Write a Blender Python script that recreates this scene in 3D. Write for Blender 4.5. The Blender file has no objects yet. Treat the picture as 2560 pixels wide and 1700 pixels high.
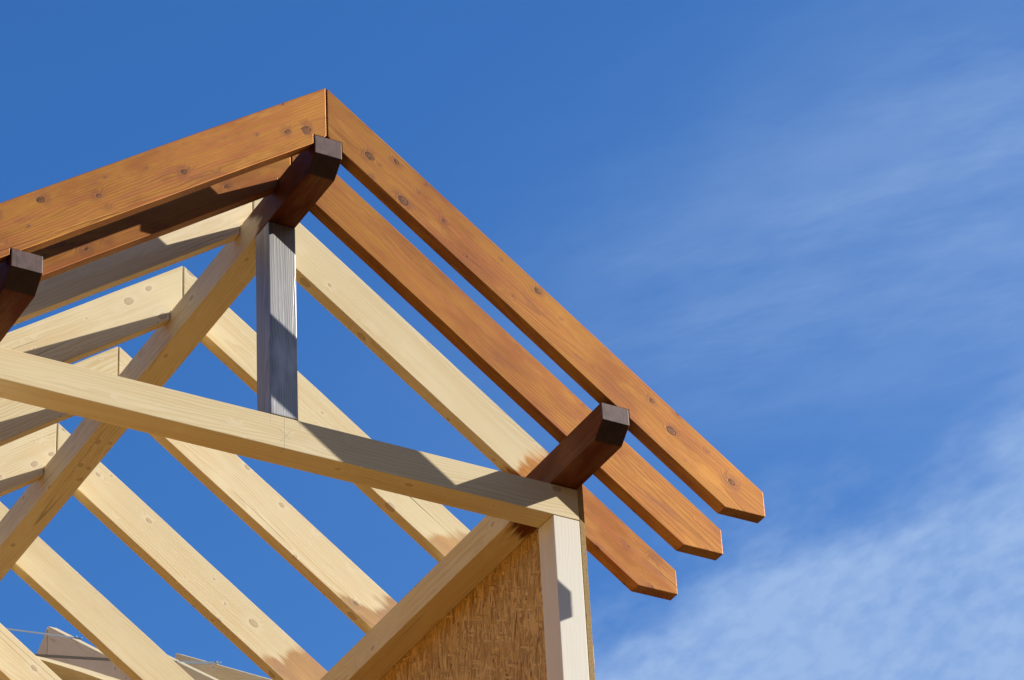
import bpy, bmesh, math, random
from mathutils import Vector, Matrix
random.seed(4)
S = bpy.context.scene
COL = S.collection
rad = math.radians

# ------------------------------------------------------------------ measures
# X along the gable, Y along the ridge into the house, Z up; the top of the
# outermost ridge joint is the origin.
AR, AL = 0.632, 0.627                 # pitch of the two roof sides
TR, TL = math.tan(AR), math.tan(AL)
HP = 0.26                             # plumb height of a rafter
TH = 0.06                             # rafter thickness
YS = [0.0, 0.3323, 0.701, 1.4075, 2.1093, 2.815, 3.56, 4.2929]
XE, PL = 1.9775, 0.1175               # plumb tail cut: place and height
RXL, RXR, RZT, RZM, RZB = -0.0599, 0.0632, -0.263, -0.3504, -0.4117
PXL, PXR, PZT, PZM, PZB = 1.22, 1.349, -1.2114, -1.2912, -1.3530
TYF, TYB, TZB = 0.4332, 0.5585, -1.5014
YEND = 5.3
ZG = -10.9                            # ground
ZF = -3.5                             # upper floor deck

# ------------------------------------------------------------------ materials
class NT:
    def __init__(s, name):
        m = bpy.data.materials.new(name); m.use_nodes = True
        s.m = m; s.t = m.node_tree; s.t.nodes.clear()
        s.out = s.t.nodes.new('ShaderNodeOutputMaterial')
    def n(s, typ, **kw):
        nd = s.t.nodes.new(typ)
        ins = kw.pop('ins', {})
        for k, v in kw.items(): setattr(nd, k, v)
        for k, v in ins.items(): s.set(nd.inputs[k], v)
        return nd
    def set(s, sock, v):
        if isinstance(v, bpy.types.NodeSocket): s.t.links.new(v, sock)
        else: sock.default_value = v
    def math(s, op, a, b=None, c=None, clamp=False):
        nd = s.t.nodes.new('ShaderNodeMath'); nd.operation = op; nd.use_clamp = clamp
        s.set(nd.inputs[0], a)
        if b is not None: s.set(nd.inputs[1], b)
        if c is not None: s.set(nd.inputs[2], c)
        return nd.outputs[0]
    def vec(s, op, a, b=None, sc=None):
        nd = s.t.nodes.new('ShaderNodeVectorMath'); nd.operation = op
        s.set(nd.inputs[0], a)
        if b is not None: s.set(nd.inputs[1], b)
        if sc is not None: s.set(nd.inputs['Scale'], sc)
        return nd.outputs['Value'] if op in ('LENGTH', 'DISTANCE', 'DOT_PRODUCT') else nd.outputs[0]
    def step(s, v, lo, hi, a=0.0, b=1.0):
        nd = s.t.nodes.new('ShaderNodeMapRange'); nd.interpolation_type = 'SMOOTHSTEP'
        s.set(nd.inputs['Value'], v)
        for k, x in (('From Min', lo), ('From Max', hi), ('To Min', a), ('To Max', b)): s.set(nd.inputs[k], x)
        return nd.outputs[0]
    def noise(s, v, scale=1.0, detail=3.0, rough=0.55, color=False):
        nd = s.n('ShaderNodeTexNoise', ins={'Vector': v, 'Scale': scale, 'Detail': detail, 'Roughness': rough})
        return nd.outputs['Color' if color else 'Fac']
    def mix(s, f, a, b, mode='MIX'):
        nd = s.t.nodes.new('ShaderNodeMix'); nd.data_type = 'RGBA'; nd.blend_type = mode
        s.set(nd.inputs[0], f); s.set(nd.inputs[6], c4(a)); s.set(nd.inputs[7], c4(b))
        return nd.outputs[2]
    def mixf(s, f, a, b):
        nd = s.t.nodes.new('ShaderNodeMix'); nd.data_type = 'FLOAT'
        s.set(nd.inputs[0], f); s.set(nd.inputs[2], a); s.set(nd.inputs[3], b)
        return nd.outputs[0]
    def xyz(s, v):
        nd = s.n('ShaderNodeSeparateXYZ', ins={0: v}); return nd.outputs[0], nd.outputs[1], nd.outputs[2]
    def comb(s, x, y, z):
        nd = s.n('ShaderNodeCombineXYZ', ins={0: x, 1: y, 2: z}); return nd.outputs[0]
    def finish(s, color, rough=0.6, spec=0.4, height=None, hstr=0.3, hdist=0.002, metal=0.0, **ins):
        b = s.n('ShaderNodeBsdfPrincipled')
        s.set(b.inputs['Base Color'], c4(color)); s.set(b.inputs['Roughness'], rough)
        s.set(b.inputs['Specular IOR Level'], spec); s.set(b.inputs['Metallic'], metal)
        for k, v in ins.items(): s.set(b.inputs[k.replace('_', ' ')], v)
        if height is not None:
            bp = s.n('ShaderNodeBump', ins={'Height': height, 'Strength': hstr, 'Distance': hdist})
            s.set(b.inputs['Normal'], bp.outputs[0])
        s.t.links.new(b.outputs[0], s.out.inputs[0])
        return s.m
def c4(c):
    return (*c, 1.0) if isinstance(c, (tuple, list)) and len(c) == 3 else c

PALE_EARLY, PALE_LATE = (0.86, 0.725, 0.445), (0.66, 0.455, 0.20)
STAIN_A, STAIN_B, STAIN_D = (0.405, 0.178, 0.036), (0.300, 0.112, 0.028), (0.130, 0.040, 0.015)

def wood(name, kind, stain_x=None, stain_hi=False, soft=0.04, knots=1.0, skew=0.0, deep=1.0, sheen=0.22):
    """Sawn spruce, grain along the local X axis. kind: pale, stained, white, grey.
    stain_x: local x beyond which (below which if stain_hi) brown stain has been brushed on."""
    N = NT(name)
    oc = N.n('ShaderNodeTexCoord').outputs['Object']
    rnd = N.n('ShaderNodeObjectInfo').outputs['Random']
    sd = N.comb(N.math('MULTIPLY', rnd, 37.0), N.math('MULTIPLY', rnd, 91.0), N.math('MULTIPLY', rnd, 53.0))
    p = N.vec('ADD', oc, sd)
    px, py, pz = N.xyz(oc)
    # ---- knots
    kp = N.vec('MULTIPLY', p, (9.0, 14.0, 14.0))
    vo = N.n('ShaderNodeTexVoronoi', ins={'Vector': kp, 'Scale': 1.0, 'Randomness': 1.0})
    d = vo.outputs['Distance']                       # about 8.5 per metre
    kc = N.n('ShaderNodeSeparateColor', ins={0: vo.outputs['Color']})
    big = N.math('POWER', kc.outputs[0], 3.0)
    kr = N.math('MULTIPLY_ADD', big, 0.23, 0.065)   # radius in cell units
    kon = N.math('GREATER_THAN', kc.outputs[1], 1.0 - 0.62 * knots)
    dn = N.math('ADD', d, N.math('MULTIPLY_ADD', N.noise(p, 48.0, 2.0), 0.11, -0.055))
    knot = N.math('MULTIPLY', kon, N.math('SUBTRACT', 1.0, N.step(dn, N.math('MULTIPLY', kr, 0.72), kr)))
    rim = N.math('MULTIPLY', N.step(dn, N.math('MULTIPLY', kr, 0.55), N.math('MULTIPLY', kr, 0.85)), knot)
    halo = N.math('MULTIPLY', kon, N.math('SUBTRACT', 1.0, N.step(d, kr, N.math('MULTIPLY', kr, 3.2))))
    ve = N.n('ShaderNodeTexVoronoi', feature='DISTANCE_TO_EDGE', ins={'Vector': kp, 'Scale': 1.0, 'Randomness': 1.0})
    halo = N.math('MULTIPLY', halo, N.step(ve.outputs['Distance'], 0.0, 0.22))
    # ---- growth rings
    wob = N.noise(N.vec('MULTIPLY', p, (0.9, 5.0, 5.0)), 1.0, 3.0)
    wob2 = N.noise(N.vec('MULTIPLY', p, (3.0, 18.0, 18.0)), 1.0, 2.0)
    cy = N.math('MULTIPLY_ADD', N.math('FRACT', N.math('MULTIPLY', rnd, 7.31)), 0.24, -0.14)
    cz = N.math('MULTIPLY_ADD', N.math('FRACT', N.math('MULTIPLY', rnd, 13.7)), 0.30, -0.15)
    tilt = N.math('MULTIPLY', px, N.math('MULTIPLY_ADD', N.math('FRACT', N.math('MULTIPLY', rnd, 29.1)), 0.05, -0.025))
    ry = N.math('SUBTRACT', py, cy)
    rz = N.math('ADD', N.math('SUBTRACT', pz, cz), tilt)
    r = N.math('SQRT', N.math('ADD', N.math('MULTIPLY', ry, ry), N.math('MULTIPLY', rz, rz)))
    r = N.math('ADD', r, N.math('MULTIPLY_ADD', wob, 0.10, -0.05))
    r = N.math('ADD', r, N.math('MULTIPLY_ADD', wob2, 0.010, -0.005))
    r = N.math('ADD', r, N.math('MULTIPLY', halo, 0.016))
    ph = N.math('FRACT', N.math('MULTIPLY', r, 88.0))
    ring = N.math('MULTIPLY', N.step(ph, 0.25, 0.88), N.math('SUBTRACT', 1.0, N.step(ph, 0.92, 1.0)))
    fib = N.noise(N.vec('MULTIPLY', p, (4.0, 220.0, 220.0)), 1.0, 3.0, 0.6)
    fib2 = N.noise(N.vec('MULTIPLY', p, (1.3, 34.0, 34.0)), 1.0, 3.0, 0.6)
    blot = N.noise(N.vec('MULTIPLY', p, (2.2, 7.0, 7.0)), 1.0, 4.0, 0.6)
    amp = N.math('MULTIPLY_ADD', N.noise(N.vec('MULTIPLY', p, (1.0, 6.0, 6.0)), 1.0, 2.0), 1.6, -0.35, clamp=True)
    g = N.math('MULTIPLY', ring, amp)
    # ---- drying cracks along the grain
    ckn = N.noise(N.vec('MULTIPLY', N.vec('ADD', p, (7.7, 3.1, 5.5)), (0.22, 9.0, 9.0)), 1.0, 0.0)
    ck = N.math('SUBTRACT', 1.0, N.step(N.math('ABSOLUTE', N.math('SUBTRACT', ckn, 0.5)), 0.0015, 0.007))
    cm = N.step(N.noise(N.vec('MULTIPLY', p, (1.1, 3.0, 3.0)), 1.0, 1.0), 0.53, 0.60)
    crack = N.math('MULTIPLY', ck, cm)
    # ---- colours
    def pale():
        c = N.mix(N.math('MULTIPLY', g, 0.82), PALE_EARLY, PALE_LATE)
        c = N.mix(N.step(fib2, 0.40, 0.75, 0.0, 0.48), c, (0.74, 0.53, 0.25))
        c = N.mix(N.step(blot, 0.48, 0.72, 0.0, 0.60), c, (0.90, 0.77, 0.51))
        c = N.mix(N.math('MULTIPLY', halo, 0.42), c, (0.90, 0.78, 0.54))
        c = N.mix(N.math('MULTIPLY', knot, 0.62), c, (0.50, 0.35, 0.19))
        c = N.mix(N.math('MULTIPLY', rim, N.math('MULTIPLY', fib2, 0.6)), c, (0.27, 0.17, 0.09))
        tone = N.math('MULTIPLY_ADD', N.math('FRACT', N.math('MULTIPLY', rnd, 17.9)), 0.22, 0.86)
        return N.mix(1.0, c, N.comb(tone, tone, N.math('POWER', tone, 1.3)), 'MULTIPLY')
    def stained():
        c = N.mix(N.step(blot, 0.40, 0.66), STAIN_A, STAIN_B)
        c = N.mix(N.math('MULTIPLY', g, 0.62), c, STAIN_D)
        c = N.mix(N.step(fib2, 0.42, 0.72, 0.0, 0.60), c, (0.36, 0.115, 0.045))
        bl2 = N.noise(N.vec('MULTIPLY', N.vec('ADD', p, (3.3, 1.0, 9.0)), (3.5, 16.0, 16.0)), 1.0, 4.0, 0.65)
        c = N.mix(N.step(bl2, 0.53, 0.72, 0.0, 0.60), c, (0.24, 0.085, 0.045))
        c = N.mix(N.step(bl2, 0.46, 0.28, 0.0, 0.45), c, (0.51, 0.255, 0.055))
        c = N.mix(N.math('MULTIPLY', halo, 0.50), c, (0.20, 0.075, 0.040))
        c = N.mix(N.math('MULTIPLY', knot, 0.85), c, N.mix(N.step(N.noise(p, 160.0, 2.0), 0.35, 0.65), (0.085, 0.036, 0.020), (0.20, 0.095, 0.050)))
        c = N.mix(N.math('MULTIPLY', rim, N.math('MULTIPLY', fib2, 0.9)), c, (0.040, 0.018, 0.010))
        tone = N.math('MULTIPLY_ADD', N.math('FRACT', N.math('MULTIPLY', rnd, 23.3)), 0.24, 0.90)
        return N.mix(1.0, c, N.comb(tone, tone, tone), 'MULTIPLY')
    if kind == 'pale': col, rough, spec = pale(), 0.55, 0.35
    elif kind == 'stained': col, rough, spec = stained(), 0.52, 0.22
    elif kind == 'white':
        c = N.mix(N.math('MULTIPLY', g, 0.30), (0.87, 0.82, 0.70), (0.74, 0.63, 0.44))
        c = N.mix(N.step(blot, 0.45, 0.8, 0.0, 0.5), c, (0.78, 0.72, 0.62))
        c = N.mix(N.math('MULTIPLY', knot, 0.5), c, (0.50, 0.36, 0.22))
        col, rough, spec = c, 0.6, 0.35
    else:
        c = N.mix(N.math('MULTIPLY', ring, 0.45), (0.38, 0.378, 0.378), (0.17, 0.168, 0.172))
        c = N.mix(N.step(fib2, 0.45, 0.7, 0.0, 0.6), c, (0.22, 0.22, 0.24))
        c = N.mix(N.step(blot, 0.52, 0.72, 0.0, 0.6), c, (0.58, 0.59, 0.61))
        c = N.mix(N.math('MULTIPLY', knot, 0.85), c, (0.06, 0.06, 0.07))
        col, rough, spec = c, N.math('MULTIPLY_ADD', fib2, 0.20, 0.42), 0.5
    fac = None
    if stain_x is not None:
        en = N.math('MULTIPLY_ADD', N.noise(N.vec('MULTIPLY', p, (2.2, 38.0, 38.0)), 1.0, 4.0, 0.7), 0.20, -0.10)
        en = N.math('ADD', en, N.math('MULTIPLY_ADD', N.noise(N.vec('MULTIPLY', p, (3.5, 8.0, 8.0)), 1.0, 2.0), 0.42, -0.21))
        x = N.math('ADD', N.math('ADD', px, en), N.math('MULTIPLY', pz, skew))
        fac = N.step(x, stain_x - soft, stain_x + soft)
        if stain_hi: fac = N.math('SUBTRACT', 1.0, fac)
        fac = N.math('MULTIPLY', fac, N.math('MULTIPLY_ADD', blot, 0.3, 0.82, clamp=True))
        st = stained()
        if deep < 1.0: st = N.mix(1.0, st, (deep, deep * 0.56, deep * 0.38), 'MULTIPLY')
        elif sheen < 0.5: fac = N.math('MULTIPLY', N.math('MULTIPLY', fac, 0.76), N.step(pz, -0.1045, -0.100))
        col = N.mix(fac, col, st); spec = N.mixf(fac, 0.35, 0.12)
    col = N.mix(N.math('MULTIPLY', crack, 0.72), col, N.mix(0.85, col, (0.015, 0.008, 0.005)))
    h = N.math('ADD', N.math('MULTIPLY', fib, 0.5), N.math('MULTIPLY', g, 0.5))
    h = N.math('SUBTRACT', h, N.math('MULTIPLY', crack, 3.0))
    h = N.math('SUBTRACT', h, N.math('MULTIPLY', rim, 1.0))
    return N.finish(col, rough, spec, h, 0.35, 0.0016, metal={'grey': 0.65, 'stained': 0.60}.get(kind, 0.0) if fac is None else N.math('MULTIPLY', fac, sheen))

def endgrain(name, a, b, dark):
    """End of a timber: rings in the local YZ plane, saw marks, a check or two."""
    N = NT(name)
    oc = N.n('ShaderNodeTexCoord').outputs['Object']
    rnd = N.n('ShaderNodeObjectInfo').outputs['Random']
    x, y, z = N.xyz(oc)
    cy = N.math('MULTIPLY_ADD', rnd, 0.12, -0.02)
    ry = N.math('SUBTRACT', y, cy); rz = N.math('ADD', z, N.math('MULTIPLY_ADD', rnd, 0.10, 0.10))
    r = N.math('SQRT', N.math('ADD', N.math('MULTIPLY', ry, ry), N.math('MULTIPLY', rz, rz)))
    r = N.math('ADD', r, N.math('MULTIPLY', N.noise(oc, 14.0, 2.0), 0.02))
    ph = N.math('FRACT', N.math('MULTIPLY', r, 150.0))
    ring = N.step(ph, 0.3, 0.95)
    saw = N.noise(N.vec('MULTIPLY', oc, (20.0, 90.0, 12.0)), 1.0, 3.0, 0.7)
    bl = N.noise(oc, 22.0, 4.0, 0.6)
    c = N.mix(N.step(bl, 0.35, 0.68), a, b)
    c = N.mix(N.math('MULTIPLY', ring, 0.40), c, dark)
    c = N.mix(N.step(saw, 0.5, 0.75, 0.0, 0.35), c, dark)
    ang = N.math('ARCTAN2', ry, rz)
    ck = N.math('SUBTRACT', 1.0, N.step(N.math('ABSOLUTE', N.math('SUBTRACT', N.math('ADD', ang, N.math('MULTIPLY', bl, 0.08)), 0.12)), 0.004, 0.014))
    ck = N.math('MULTIPLY', ck, N.step(bl, 0.42, 0.5))
    c = N.mix(N.math('MULTIPLY', ck, 0.7), c, (0.02, 0.012, 0.008))
    return N.finish(c, 0.55, 0.4, N.math('ADD', ring, saw), 0.25, 0.001)

def osb(name, axes, base=1.0):
    """Oriented strand board: layers of elongated flakes at random angles."""
    N = NT(name)
    oc = N.n('ShaderNodeTexCoord').outputs['Object']
    xyz = N.xyz(oc); u, v = xyz[axes[0]], xyz[axes[1]]
    col = (0.42, 0.23, 0.075); hgt = 0.0
    first = True
    for k, (ang, su, sv, thr) in enumerate(((90, 6, 44, 0.0), (64, 6.5, 46, 0.42), (114, 6, 48, 0.46), (12, 8, 50, 0.82), (40, 7, 52, 0.64), (142, 7, 50, 0.64), (78, 8, 62, 0.50), (104, 9, 70, 0.56), (28, 12, 100, 0.82), (95, 13, 120, 0.66))):
        a = rad(ang); ca, sa = math.cos(a), math.sin(a)
        uu = N.math('ADD', N.math('MULTIPLY', u, ca), N.math('MULTIPLY', v, sa))
        vv = N.math('SUBTRACT', N.math('MULTIPLY', v, ca), N.math('MULTIPLY', u, sa))
        q = N.comb(N.math('MULTIPLY_ADD', uu, su, k * 7.3), N.math('MULTIPLY_ADD', vv, sv, k * 3.9), 0.5 + k)
        q = N.vec('ADD', q, N.vec('SCALE', N.noise(oc, 18.0 + k, 2.0, 0.5, True), sc=0.8))
        vo = N.n('ShaderNodeTexVoronoi', voronoi_dimensions='2D', ins={'Vector': q, 'Scale': 1.0, 'Randomness': 1.0})
        cc = N.n('ShaderNodeSeparateColor', ins={0: vo.outputs['Color']})
        tone = cc.outputs[0]
        cr = N.n('ShaderNodeValToRGB', ins={0: tone})
        e = cr.color_ramp.elements
        e[0].position = 0.0; e[0].color = (0.24 * base, 0.105 * base, 0.024 * base, 1)
        e[1].position = 1.0; e[1].color = (0.86 * base, 0.60 * base, 0.24 * base, 1)
        for pos, cl in ((0.10, (0.46, 0.25, 0.055)), (0.45, (0.64, 0.385, 0.100)), (0.8, (0.80, 0.51, 0.155))):
            el = e.new(pos); el.color = (*[w * base for w in cl], 1)
        st = N.noise(N.comb(N.math('MULTIPLY', uu, 14.0), N.math('MULTIPLY', vv, 420.0), float(k)), 1.0, 2.0)
        c = N.mix(N.step(st, 0.4, 0.72, 0.0, 0.30), cr.outputs[0], (0.36 * base, 0.17 * base, 0.045 * base))
        edge = N.step(vo.outputs['Distance'], 0.40, 0.60)
        c = N.mix(N.math('MULTIPLY', edge, 0.50), c, (0.13, 0.055, 0.018))
        if first: col = c; hgt = N.math('MULTIPLY', tone, 0.4); first = False
        else:
            keep = N.math('MULTIPLY', N.math('GREATER_THAN', cc.outputs[1], thr), N.math('SUBTRACT', 1.0, N.math('GREATER_THAN', vo.outputs['Distance'], 0.58)))
            col = N.mix(keep, col, c)
            hgt = N.mixf(keep, hgt, N.math('MULTIPLY_ADD', tone, 0.4, 0.15 * k))
    return N.finish(col, 0.55, 0.35, hgt, 0.6, 0.002)

def osb_edge(name):
    N = NT(name)
    oc = N.n('ShaderNodeTexCoord').outputs['Object']
    n1 = N.noise(N.vec('MULTIPLY', oc, (700.0, 60.0, 75.0)), 1.0, 4.0, 0.7)
    n2 = N.noise(N.vec('MULTIPLY', oc, (200.0, 60.0, 14.0)), 1.0, 3.0, 0.6)
    c = N.mix(N.step(n1, 0.35, 0.68), (0.30, 0.18, 0.060), (0.60, 0.43, 0.19))
    c = N.mix(N.step(n2, 0.58, 0.7, 0.0, 0.8), c, (0.07, 0.04, 0.018))
    return N.finish(c, 0.75, 0.2, n1, 0.8, 0.003)

def simple(name, a, b, scale, rough=0.8, spec=0.3, stretch=(1, 1, 1), bump=0.2):
    N = NT(name)
    oc = N.n('ShaderNodeTexCoord').outputs['Object']
    n1 = N.noise(N.vec('MULTIPLY', oc, stretch), scale, 5.0, 0.6)
    n2 = N.noise(oc, scale * 0.13, 3.0)
    c = N.mix(N.step(n1, 0.3, 0.7), a, b)
    c = N.mix(N.step(n2, 0.4, 0.7, 0.0, 0.4), c, tuple(x * 0.6 for x in a))
    return N.finish(c, rough, spec, n1, bump, 0.01)

M = {}
M['stained'] = wood('brown stained spruce', 'stained', knots=0.5)
M['pale'] = wood('planed pale spruce', 'pale')
M['white'] = wood('bleached white spruce', 'white', knots=0.2)
M['grey'] = wood('blue grey glazed spruce', 'grey', knots=0.0)
M['end_brown'] = endgrain('stained end grain', (0.180, 0.112, 0.098), (0.120, 0.070, 0.060), (0.060, 0.034, 0.029))
M['end_shade'] = endgrain('undercut end grain with painted shade', (0.055, 0.022, 0.013), (0.036, 0.014, 0.009), (0.018, 0.007, 0.005))  # nose undercut: its shade is painted in as a darker colour
M['end_pale'] = endgrain('pale end grain', (0.62, 0.46, 0.25), (0.50, 0.34, 0.16), (0.36, 0.22, 0.10))
M['osb'] = osb('strand board', (1, 2))
M['osb_floor'] = osb('strand board deck', (0, 1))
M['osb_edge'] = osb_edge('strand board edge')
M['render'] = simple('pale lime render', (0.62, 0.56, 0.45), (0.70, 0.64, 0.53), 60.0)
M['ground'] = simple('dry sandy soil', (0.080, 0.050, 0.020), (0.105, 0.066, 0.028), 3.0)

def steel():
    N = NT('galvanised perforated steel')
    oc = N.n('ShaderNodeTexCoord').outputs['Object']
    n = N.noise(oc, 120.0, 3.0)
    c = N.mix(n, (0.42, 0.50, 0.62), (0.50, 0.58, 0.70))
    return N.finish(c, 0.30, 0.5, None, metal=1.0)
M['steel'] = steel()

def pencil_marked(m):
    """carpenter's layout lines and star in pencil on the front of the tie beam (object x along, z up, y = front)."""
    N = NT.__new__(NT); N.m = m; N.t = m.node_tree
    b = next(n for n in N.t.nodes if n.type == 'BSDF_PRINCIPLED')
    x, y, z = N.xyz(N.n('ShaderNodeTexCoord').outputs['Object'])
    P2 = N.comb(x, z, 0.0); acc = None
    zc = (TZB + PZB) / 2
    for ax, az, bx, bz, wd in ((0.001, -1.357, -0.001, -1.503, .0011), (-0.024, -1.417, 0.029, -1.456, .0009), (0.029, -1.414, -0.019, -1.476, .0009),
                               (-0.061, -1.357, -0.0605, -1.392, .0008), (0.0695, -1.355, 0.0685, -1.398, .0008)):
        A = Vector((ax, az - zc, 0)); d = Vector((bx - ax, bz - az, 0)); L = d.length
        q = N.vec('SUBTRACT', P2, tuple(A))
        t = N.math('MAXIMUM', 0.0, N.math('MINIMUM', L, N.vec('DOT_PRODUCT', q, tuple(d / L))))
        dist = N.vec('LENGTH', N.vec('SUBTRACT', q, N.vec('SCALE', tuple(d / L), sc=t)))
        k = N.math('LESS_THAN', dist, wd)
        acc = k if acc is None else N.math('MAXIMUM', acc, k)
    acc = N.math('MULTIPLY', acc, N.math('LESS_THAN', y, -0.02))
    old = b.inputs['Base Color'].links[0].from_socket
    N.t.links.new(N.mix(N.math('MULTIPLY', acc, 0.45), old, (0.12, 0.11, 0.11)), b.inputs['Base Color'])
    return m
M['tie'] = pencil_marked(wood('planed pale spruce with pencil marks', 'pale', knots=0.8))

# ------------------------------------------------------------------ builders
def frame(o, xa, ya):
    """object matrix with local X along xa (the grain), local Y along ya."""
    xa = Vector(xa).normalized(); ya = Vector(ya); ya = (ya - xa * xa.dot(ya)).normalized()
    za = xa.cross(ya)
    m = Matrix((xa, ya, za)).transposed().to_4x4(); m.translation = Vector(o)
    return m

def prism(outline, ext):
    """world-space prism: outline = list of points (Vector), ext = extrusion vector."""
    bm = bmesh.new(); e = Vector(ext)
    a = [bm.verts.new(Vector(p)) for p in outline]; b = [bm.verts.new(Vector(p) + e) for p in outline]
    n = len(a)
    bm.faces.new(a[::-1]); bm.faces.new(b)
    for i in range(n): bm.faces.new((a[i], a[(i + 1) % n], b[(i + 1) % n], b[i]))
    bmesh.ops.recalc_face_normals(bm, faces=bm.faces)
    return bm

def link(name, bm, mats, parent, Mx, label=None, bevel=0.0035, endmat=None, matfn=None, warp=0.0):
    
    """world-space bmesh -> one mesh object whose axes are Mx. endmat: slot for faces square to the grain."""
    if bevel:
        bmesh.ops.bevel(bm, geom=[e for e in bm.edges if e.calc_face_angle(0) > 0.3], offset=bevel, segments=2, profile=0.6, affect='EDGES', clamp_overlap=True)
    bm.transform(Mx.inverted()); bm.normal_update()
    if warp:
        xs = [v.co.x for v in bm.verts]; a0, a1 = min(xs), max(xs)
        for k in range(1, 26):
            bmesh.ops.bisect_plane(bm, geom=bm.verts[:] + bm.edges[:] + bm.faces[:], plane_co=(a0 + (a1 - a0) * k / 26, 0, 0), plane_no=(1, 0, 0), dist=1e-5)
        wr = random.Random(int(Mx.translation.y * 977) + int(Mx[0][0] * 31) + 7)
        ph = [wr.uniform(0, 6.28) for _ in range(6)]; bw = wr.uniform(-1, 1)
        for v in bm.verts:
            t = (v.co.x - a0) / (a1 - a0)
            v.co.z += warp * (0.9 * bw * math.sin(math.pi * t) + 0.35 * math.sin(9 * t + ph[0]) + 0.22 * math.sin(23 * t + ph[1] + (1.5 if v.co.z > 0 else 0)) + 0.15 * math.sin(47 * t + ph[2] + (2 if v.co.z > 0 else 0)))
            v.co.y += warp * (0.4 * math.sin(7 * t + ph[3]) + 0.2 * math.sin(19 * t + ph[4]))
        bm.normal_update()
    if endmat is not None:
        for f in bm.faces:
            if abs(f.normal.x) > 0.6: f.material_index = endmat
    if matfn:
        for f in bm.faces:
            k = matfn(f)
            if k is not None: f.material_index = k
    me = bpy.data.meshes.new(name); bm.to_mesh(me); bm.free()
    for m in (mats if isinstance(mats, (list, tuple)) else [mats]): me.materials.append(m)
    o = bpy.data.objects.new(name, me); COL.objects.link(o)
    place(o, Mx, parent)
    if label: o['label'] = label
    return o

def place(o, Mx, parent):
    if parent is not None:
        o.parent = parent
        o.matrix_local = Matrix.Translation(parent.location).inverted() @ Mx
    else: o.matrix_world = Mx

def box(x0, x1, y0, y1, z0, z1):
    return prism([(x0, y0, z0), (x1, y0, z0), (x1, y0, z1), (x0, y0, z1)], (0, y1 - y0, 0))

def empty(name, loc, label, cat):
    o = bpy.data.objects.new(name, None); COL.objects.link(o); o.location = loc
    o['label'] = label; o['category'] = cat
    return o

# ------------------------------------------------------------------ near house
house = empty('timber_frame_house', (0.0, 2.5, ZG),
              'unfinished timber framed house gable with brown stained overhanging rafters and pale inner rafters', 'house')

def rafter_outline(y, side):
    """side = +1 right, -1 left; birdsmouth notches over ridge beam and purlin."""
    t = TR if side > 0 else TL
    rx = RXR if side > 0 else -RXL
    g = 0.0034
    bot = lambda x: -HP - x * t
    ze = -XE * t; zs = ze - PL; xs = (-zs - HP) / t
    pts = [(g, -g * t), (XE, ze), (XE, zs), (xs, zs)]
    xo = PXR + 0.0035; xi = (-HP - PZT - 0.0015) / t
    pts += [(xo, bot(xo)), (xo, PZT + 0.0015), (xi, PZT + 0.0015)]
    xr = rx + 0.003
    zt = RZT + 0.003
    pts += [(xr, bot(xr)), (xr, zt), (0.012, zt), (g, zt + 0.012)]
    return [(side * x, y, z) for x, z in pts]

def rafter(i, side, mats, label=None):
    y = YS[i] if i < len(YS) else YS[-1] + 0.72 * (i - len(YS) + 1)
    a = AR if side > 0 else AL
    bm = prism(rafter_outline(y, side), (0, TH, 0))
    Mx = frame((0, y + TH / 2, -HP / 2), (side * math.cos(a), 0, -math.sin(a)), (0, 1, 0))
    return link('rafter', bm, mats, house, Mx, label, bevel=0.003, warp=0.0016)

RM = {
    2: wood('spruce stained at its tail', 'pale', 1.60, skew=-0.5, sheen=0.55),
    3: wood('spruce stained by the eaves', 'pale', 1.59, skew=-0.5),
    4: wood('spruce brushed with stain by the eaves', 'pale', 1.52, skew=-0.7),
    5: wood('spruce with broad stain by the eaves', 'pale', 1.44, skew=-0.3),
}
right_labels = {
    0: 'outermost brown stained rafter with angled tail, running down right of the ridge',
    1: 'second brown stained rafter from the gable front, down to the right',
    2: 'pale rafter with a brown stained tail beyond the corner post',
}
left_labels = {0: 'broad brown stained outermost rafter left of the ridge',
               1: 'brown stained rafter in the shadow of the outermost one'}
for i in range(9):
    mr = M['stained'] if i < 2 else RM.get(i, RM[3])
    ml = M['stained'] if i < 2 else M['pale']
    rafter(i, +1, mr, right_labels.get(i))
    rafter(i, -1, ml, left_labels.get(i))

def eave_beam(name, x0, x1, zt, zm, zb, y0, yc, stain_y, label, skew):
    """beam along Y with a plumb nose and a slanted under-cut at its outer end."""
    out = [(x0, y0, zt), (x0, YEND, zt), (x0, YEND, zb), (x0, y0 + yc, zb), (x0, y0, zm)]
    bm = prism(out, (x1 - x0, 0, 0))
    Mx = frame(((x0 + x1) / 2, 0, (zt + zb) / 2), (0, 1, 0), (-1, 0, 0))
    return link(name, bm, [wood(name + ' spruce with stained end', 'pale', stain_y, True, 0.05, skew=skew, deep=0.40), M['end_brown'], M['end_shade']], house, Mx, label,
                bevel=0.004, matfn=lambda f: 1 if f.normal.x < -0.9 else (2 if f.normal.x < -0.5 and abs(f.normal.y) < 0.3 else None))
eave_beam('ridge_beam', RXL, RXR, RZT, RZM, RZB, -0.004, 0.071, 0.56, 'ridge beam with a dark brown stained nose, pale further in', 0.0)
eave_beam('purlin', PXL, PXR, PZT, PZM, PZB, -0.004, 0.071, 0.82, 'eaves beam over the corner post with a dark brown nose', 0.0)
eave_beam('purlin', -PXR, -PXL, PZT, PZM, PZB, -0.004, 0.071, 0.82, 'eaves beam with a dark brown nose at the left edge', 0.0)

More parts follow.
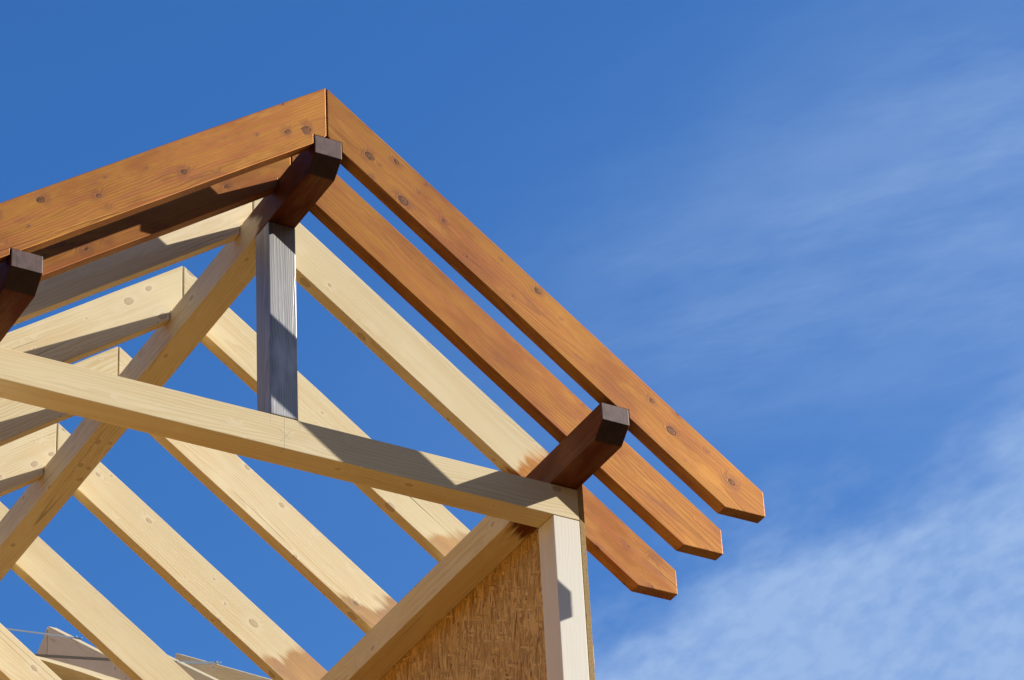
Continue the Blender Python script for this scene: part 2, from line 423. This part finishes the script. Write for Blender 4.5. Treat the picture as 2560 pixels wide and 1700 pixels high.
# tie beam across the gable, king post on it, posts below it
link('tie_beam', box(-PXR, PXR, TYF, TYB, TZB, PZB - 0.002), [M['tie'], M['end_pale']], house,
     frame((0, (TYF + TYB) / 2, (TZB + PZB) / 2), (1, 0, 0), (0, 1, 0)), 'pale horizontal tie beam across the gable, crossed by rafter shadows', endmat=1)
link('king_post', box(-0.0588, 0.0634, TYF - 0.001, TYB + 0.001, PZB + 0.001, RZB - 0.001), M['grey'], house,
     frame((0, (TYF + TYB) / 2, -0.9), (0, 0, -1), (0, 1, 0)), 'blue grey glazed short post between tie beam and ridge beam', bevel=0.004)
for s in (1, -1):
    x0, x1 = sorted((s * 1.2246, s * (PXR - 0.001)))
    link('corner_post', box(x0, x1, TYF + 0.0005, TYB + 0.003, ZF + 0.03, TZB - 0.003), [M['white'], M['end_pale']], house,
         frame(((x0 + x1) / 2, (TYF + TYB) / 2, -2.5), (0, 0, -1), (0, 1, 0)),
         'whitish corner post under the tie beam' if s > 0 else None, endmat=1)
    xo, xq = sorted((s * (PXR + 0.0015), s * 1.3745))
    # strand-board sheets of the side wall, butted with a fine joint
    y = TYF + 0.001; k = 0
    while y < YEND - 0.1:
        y1 = min(y + 1.25, YEND)
        bm = box(xo, xq, y, y1 - 0.003, ZF - 0.2, -1.322)
        link('wall_panel', bm, [M['osb'], M['osb_edge']], house, frame((s * 1.36, y + 0.4, -2.5), (1, 0, 0), (0, 1, 0)),
             'strand board wall sheet behind the corner post' if (s > 0 and k == 0) else None, bevel=0.0012,
             matfn=lambda f: 1 if abs(f.normal.x) < 0.7 else None)
        y = y1; k += 1
    # studs further in, and the wall plate of the floor below
    for ys in (5.15,):
        xa, xb = sorted((s * 1.2246, s * (PXR - 0.001)))
        link('stud', box(xa, xb, ys, ys + 0.06, ZF + 0.03, PZB - 0.002), M['pale'], house, frame(((xa + xb) / 2, ys + 0.03, -2.5), (0, 0, -1), (0, 1, 0)))
# upper floor deck and the rendered storeys below
link('floor_deck', box(-1.347, 1.347, -0.75, YEND - 0.002, ZF, ZF + 0.025), [M['osb_floor']], house, frame((0, 2, ZF), (1, 0, 0), (0, 1, 0)), bevel=0.0)  # front overhang is unseen, added to bounce warm light upwards
link('lower_wall', box(-1.347, 1.347, TYF + 0.02, YEND - 0.02, ZG - 0.2, ZF - 0.003), [M['render']], house, frame((0, 2, -7), (1, 0, 0), (0, 1, 0)), bevel=0.01)

# ------------------------------------------------------------------ roof frame behind
rear = empty('timber_frame_house', (2.6, 7.2, ZG), 'further timber house behind, its shaded pale roof frame crossed by steel straps', 'house')
XA, YA, ZA = 2.0594, 7.9557, 2.0174
def rear_rafter(x, y0, z0, pitch, sgn, length, label=None):
    t = math.tan(rad(pitch)); g = 0.006; hp = 0.262
    out = [(x, y0 + sgn * g, z0 - g * t), (x, y0 + sgn * length, z0 - length * t), (x, y0 + sgn * length, z0 - length * t - hp), (x, y0 + sgn * g, z0 - g * t - hp)]
    bm = prism(out, (0.06, 0, 0))
    return link('rafter', bm, M['pale'], rear, frame((x + 0.03, y0, z0 - hp / 2), (0, sgn * math.cos(rad(pitch)), -math.sin(rad(pitch))), (1, 0, 0)), label, bevel=0.003)
for k, (x, y0, z0, pt) in enumerate(((XA, YA, ZA, 36.1), (XA + 0.68, YA, ZA, 36.1), (XA + 1.0, 8.2638, 2.2075, 32.4))):
    rear_rafter(x, y0, z0, pt, -1, 2.35)
    if k < 2: rear_rafter(x, y0, z0, 34.0, 1, 2.35)
# eaves plate, slightly bowed, and the boards of the wall set back beneath it
sec = [(-1.5, .560, .540, .10), (-0.6, .595, .582, .10), (0.2, .615, .606, .10), (0.85, .626, .624, .113), (0.992, .629, .6225, .127), (1.128, .632, .620, .146), (1.264, .631, .612, .159), (1.467, .619, .591, .175),
       (1.684, .596, .558, .176), (2.0, .554, .509, .182), (2.6, .46, .40, .182), (3.4, .30, .23, .182)]
bm = bmesh.new(); prev = None
for x, zt, zb, wd in sec:
    q = [bm.verts.new(p) for p in ((x, 6.0, zt), (x, 6.0, zb), (x, 6.0 + wd, zb), (x, 6.0 + wd, zt))]
    if prev:
        for i in range(4): bm.faces.new((prev[i], prev[(i + 1) % 4], q[(i + 1) % 4], q[i]))
    else: bm.faces.new(q)
    prev = q
bm.faces.new(prev[::-1]); bmesh.ops.recalc_face_normals(bm, faces=bm.faces)
link('eaves_plate', bm, M['pale'], rear, frame((1, 6.05, .6), (1, 0, 0), (0, 1, 0)), 'bowed pale plank with an orange lit underside', bevel=0)
x = -1.45
rb = random.Random(3)
while x < 3.3:
    wd = rb.uniform(0.13, 0.17)
    link('wall_board', box(x, x + wd - 0.004, 6.185 + rb.uniform(0, .004), 6.21, ZG, 0.42 if x > 1.6 else 0.53), M['pale'], rear,
         frame((x + wd / 2, 6.2, -5 + rb.uniform(-1, 1)), (0, 0, -1), (0, 1, 0)), bevel=0.002)
    x += wd
# unseen wall left of the boards, added to bounce warm light on the rafters
link('bounce_wall', box(-1.8, -1.5, 6.25, 10.5, ZG - 0.2, 2.6), simple('warm bounce render', (0.66, 0.47, 0.30), (0.74, 0.55, 0.37), 50.0), rear, frame((-1.65, 8, -4), (0, 1, 0), (-1, 0, 0)), bevel=0.006)
def strap(pts, label=None, w=0.022):
    bm = bmesh.new(); prev = None
    up = Vector((0, -0.35, 0.94))
    for p in pts:
        p = Vector(p); q = [bm.verts.new(p + up * (s * w / 2) + Vector((-.0009, -.0009, 0)) * e) for s, e in ((1, 1), (-1, 1), (-1, -1), (1, -1))]
        if prev:
            for i in range(4): bm.faces.new((prev[i], prev[(i + 1) % 4], q[(i + 1) % 4], q[i]))
        else: bm.faces.new(q)
        prev = q
    bm.faces.new(prev[::-1]); bmesh.ops.recalc_face_normals(bm, faces=bm.faces)
    o = link('steel_strap', bm, M['steel'], rear, frame(pts[0], Vector(pts[-1]) - Vector(pts[0]), (0, 1, 0)), label, bevel=0)
    return o
def nail(p, r=0.0045):
    bm = bmesh.new(); bmesh.ops.create_icosphere(bm, subdivisions=1, radius=r); bm.transform(Matrix.Translation(p))
    link('nail', bm, M['steel'], rear, Matrix.Translation(p), bevel=0)
strap([(XA - 0.68, 7.2709, 1.511), (XA, 7.5196, 1.712), (XA + .05, 7.523, 1.716)], w=0.010)
strap([(1.6594, 7.167, 1.3247), (XA + .005, 6.9007, 1.250), (XA + .055, 6.884, 1.247), (XA + .68, 7.5400, 1.7055), (XA + 1.03, 7.652, 1.833)], w=0.016)
for p in ((XA + .012, 7.515, 1.722), (XA + .045, 7.515, 1.720), (XA + .69, 7.535, 1.715), (XA + .725, 7.535, 1.713), (XA + 1.005, 7.635, 1.83), (XA + 1.03, 7.635, 1.83)): nail(p)

# ------------------------------------------------------------------ camera
RX, RY, RZ, FPX = 0.5866, -0.0556, -0.5335, 9159.8
CAM = Vector((-5.4662, -10.6405, -9.232))
fwd = Vector((-math.sin(RZ) * math.cos(RX), math.cos(RZ) * math.cos(RX), math.sin(RX)))
r0 = Vector((math.cos(RZ), math.sin(RZ), 0)); u0 = r0.cross(fwd)
rgt = math.cos(RY) * r0 + math.sin(RY) * u0; upv = rgt.cross(fwd)
cd = bpy.data.cameras.new('camera'); co = bpy.data.objects.new('camera', cd); COL.objects.link(co)
mw = Matrix((rgt, upv, -fwd)).transposed().to_4x4(); mw.translation = CAM
co.matrix_world = mw
cd.sensor_width = 36.0; cd.sensor_fit = 'HORIZONTAL'; cd.lens = FPX / 2560 * 36.0
cd.clip_start = 0.1; cd.clip_end = 5000
S.camera = co

# ------------------------------------------------------------------ ground
bm = bmesh.new()
vs = [bm.verts.new((x, y, 0)) for x, y in ((-900, -900), (900, -900), (900, 900), (-900, 900))]
bm.faces.new(vs)
g = link('ground', bm, M['ground'], None, Matrix.Translation((0, 0, ZG)), bevel=0)
for v, (x, y) in zip(g.data.vertices, ((-900, -900), (900, -900), (900, 900), (-900, 900))): v.co = (x, y, 0)
g['kind'] = 'structure'
# unseen ring added to block horizon skylight and bounce warm fill
bm = bmesh.new(); rings = []
rh = random.Random(8); n = 96
for rr, hh in ((150, 0), (215, 48), (290, 100), (380, 132), (520, 120), (700, -1)):
    row = []
    for k in range(n):
        a_ = 2 * math.pi * k / n
        f_ = 1 + 0.06 * math.sin(3 * a_ + 1) + 0.05 * math.sin(7 * a_) + rh.uniform(-.03, .03)
        row.append(bm.verts.new((rr * math.cos(a_), rr * math.sin(a_), hh * f_ if hh > 0 else hh - 0.5)))
    rings.append(row)
for r_a, r_b in zip(rings, rings[1:]):
    for k in range(n): bm.faces.new((r_a[k], r_a[(k + 1) % n], r_b[(k + 1) % n], r_b[k]))
bm.transform(Matrix.Translation((0, 0, ZG)))
hl = link('horizon_ring', bm, simple('warm bounce tan', (0.22, 0.125, 0.040), (0.28, 0.165, 0.058), 0.05), None, Matrix.Translation((0, 0, ZG)), bevel=0)
hl['kind'] = 'structure'

# ------------------------------------------------------------------ sun and sky
SUN = Vector((1.845, -1.0, 1.087)).normalized()      # towards the sun
sl = bpy.data.lights.new('sun', 'SUN'); so = bpy.data.objects.new('sun', sl); COL.objects.link(so)
sl.energy = 5.0; sl.angle = rad(0.5); sl.color = (1.0, 0.95, 0.86)
so.rotation_euler = SUN.to_track_quat('Z', 'Y').to_euler(); so.location = (12, -6, 8)

w = bpy.data.worlds.new('World'); S.world = w; w.use_nodes = True
N = NT.__new__(NT); N.t = w.node_tree; N.t.nodes.clear()
wo = N.n('ShaderNodeOutputWorld'); bg = N.n('ShaderNodeBackground')
sky = N.n('ShaderNodeTexSky', sky_type='NISHITA', sun_disc=False, sun_elevation=math.asin(SUN.z),
          sun_rotation=math.atan2(SUN.x, SUN.y), altitude=200.0, air_density=1.0, dust_density=0.6, ozone_density=3.0)
D = N.n('ShaderNodeTexCoord').outputs['Generated']
dx, dy, dz = N.xyz(D)
dzc = N.math('MAXIMUM', dz, 0.05)
pc = N.comb(N.math('DIVIDE', dx, dzc), N.math('DIVIDE', dy, dzc), 0.0)   # on a high, flat cloud layer
# cirrus: axes a (roughly west-east streak axis) and b on the cloud layer
a = N.math('ADD', N.vec('DOT_PRODUCT', pc, (1.7019, -0.9396, 0.0)), 0.4126)
b = N.math('ADD', N.vec('DOT_PRODUCT', pc, (0.6767, 1.4730, 0.0)), -1.9568)
def blob(ca, cb, ang, la, lb):
    t = rad(ang); c, s = math.cos(t), math.sin(t)
    A = N.math('SUBTRACT', a, ca); B = N.math('SUBTRACT', b, cb)
    B = N.math('MULTIPLY', B, 0.664)
    u = N.math('DIVIDE', N.math('ADD', N.math('MULTIPLY', A, c), N.math('MULTIPLY', B, s)), la)
    v = N.math('DIVIDE', N.math('SUBTRACT', N.math('MULTIPLY', B, c), N.math('MULTIPLY', A, s)), lb)
    q = N.math('ADD', N.math('MULTIPLY', u, u), N.math('MULTIPLY', v, v))
    return N.math('EXPONENT', N.math('MULTIPLY', q, -1.0))
def streak(ang, su, sv, off, det=6.0, rough=0.6):
    t = rad(ang); c, s = math.cos(t), math.sin(t)
    B = N.math('MULTIPLY', b, 0.664)
    u = N.math('ADD', N.math('MULTIPLY', a, c), N.math('MULTIPLY', B, s))
    v = N.math('SUBTRACT', N.math('MULTIPLY', B, c), N.math('MULTIPLY', a, s))
    return N.noise(N.comb(N.math('MULTIPLY', u, su), N.math('MULTIPLY', v, sv), off), 1.0, det, rough)
n1 = N.step(streak(-22, 2.6, 7.5, 1.7), 0.25, 0.80)
n2 = N.step(streak(-16, 6.0, 20.0, 4.2), 0.25, 0.80)
n3 = N.step(streak(-28, 4.0, 7.0, 8.8, 5.0), 0.22, 0.72)
n4 = N.step(streak(-40, 32.0, 42.0, 2.9, 4.0, 0.55), 0.30, 0.70)
n5 = N.step(streak(-12, 9.0, 46.0, 6.3, 5.0, 0.65), 0.28, 0.75)
veil = N.math('ADD', N.math('MULTIPLY', blob(0.97, 0.28, -20, 0.36, 0.18), 0.42), N.math('MULTIPLY', blob(0.72, 0.38, -20, 0.26, 0.10), 0.28))
veil = N.math('ADD', veil, N.math('MULTIPLY', blob(1.05, 0.30, -10, 0.22, 0.26), 0.25))
veil = N.math('MULTIPLY', veil, N.math('MULTIPLY_ADD', N.math('ADD', N.math('MULTIPLY', n1, 0.65), N.math('MULTIPLY', N.math('MULTIPLY', n2, n5), 0.38)), 1.05, 0.20))
sd = N.math('ADD', N.math('MULTIPLY', N.math('SUBTRACT', a, 0.56), 0.462), N.math('MULTIPLY', N.math('SUBTRACT', N.math('MULTIPLY', b, 0.664), 0.611), 0.887))
bank = N.step(N.math('ADD', sd, N.math('MULTIPLY_ADD', n3, 0.10, -0.05)), -0.035, 0.13)
low = N.math('MULTIPLY', bank, N.math('ADD', N.math('MULTIPLY_ADD', n3, 0.36, 0.46), N.math('MULTIPLY', n4, 0.24)))
haze = N.math('MULTIPLY', N.step(N.math('ADD', N.math('MULTIPLY', a, 0.7), N.math('MULTIPLY', b, 0.5)), 0.15, 1.3), 0.10)
cov = N.math('ADD', N.math('ADD', veil, low), haze, clamp=True)
STR = 0.10
ws = N.step(N.vec('DOT_PRODUCT', D, tuple(SUN)), 0.50, 0.82)
blue = N.mix(1.0, sky.outputs[0], N.mix(ws, (0.51, 1.12, 1.77), (1.15, 1.05, 0.95)), 'MULTIPLY')
cloud = N.mix(1.0, (1.0, 1.0, 1.0), (3.35, 4.85, 7.6), 'MULTIPLY')
colr = N.mix(N.math('MULTIPLY', cov, 0.85), blue, cloud)
N.t.links.new(colr, bg.inputs[0]); bg.inputs[1].default_value = STR
N.t.links.new(bg.outputs[0], wo.inputs[0])

# ------------------------------------------------------------------ output
S.view_settings.view_transform = 'Standard'; S.view_settings.look = 'None'
S.view_settings.exposure = 0.12; S.view_settings.gamma = 1.0
S.cycles.max_bounces = 8; S.cycles.diffuse_bounces = 5
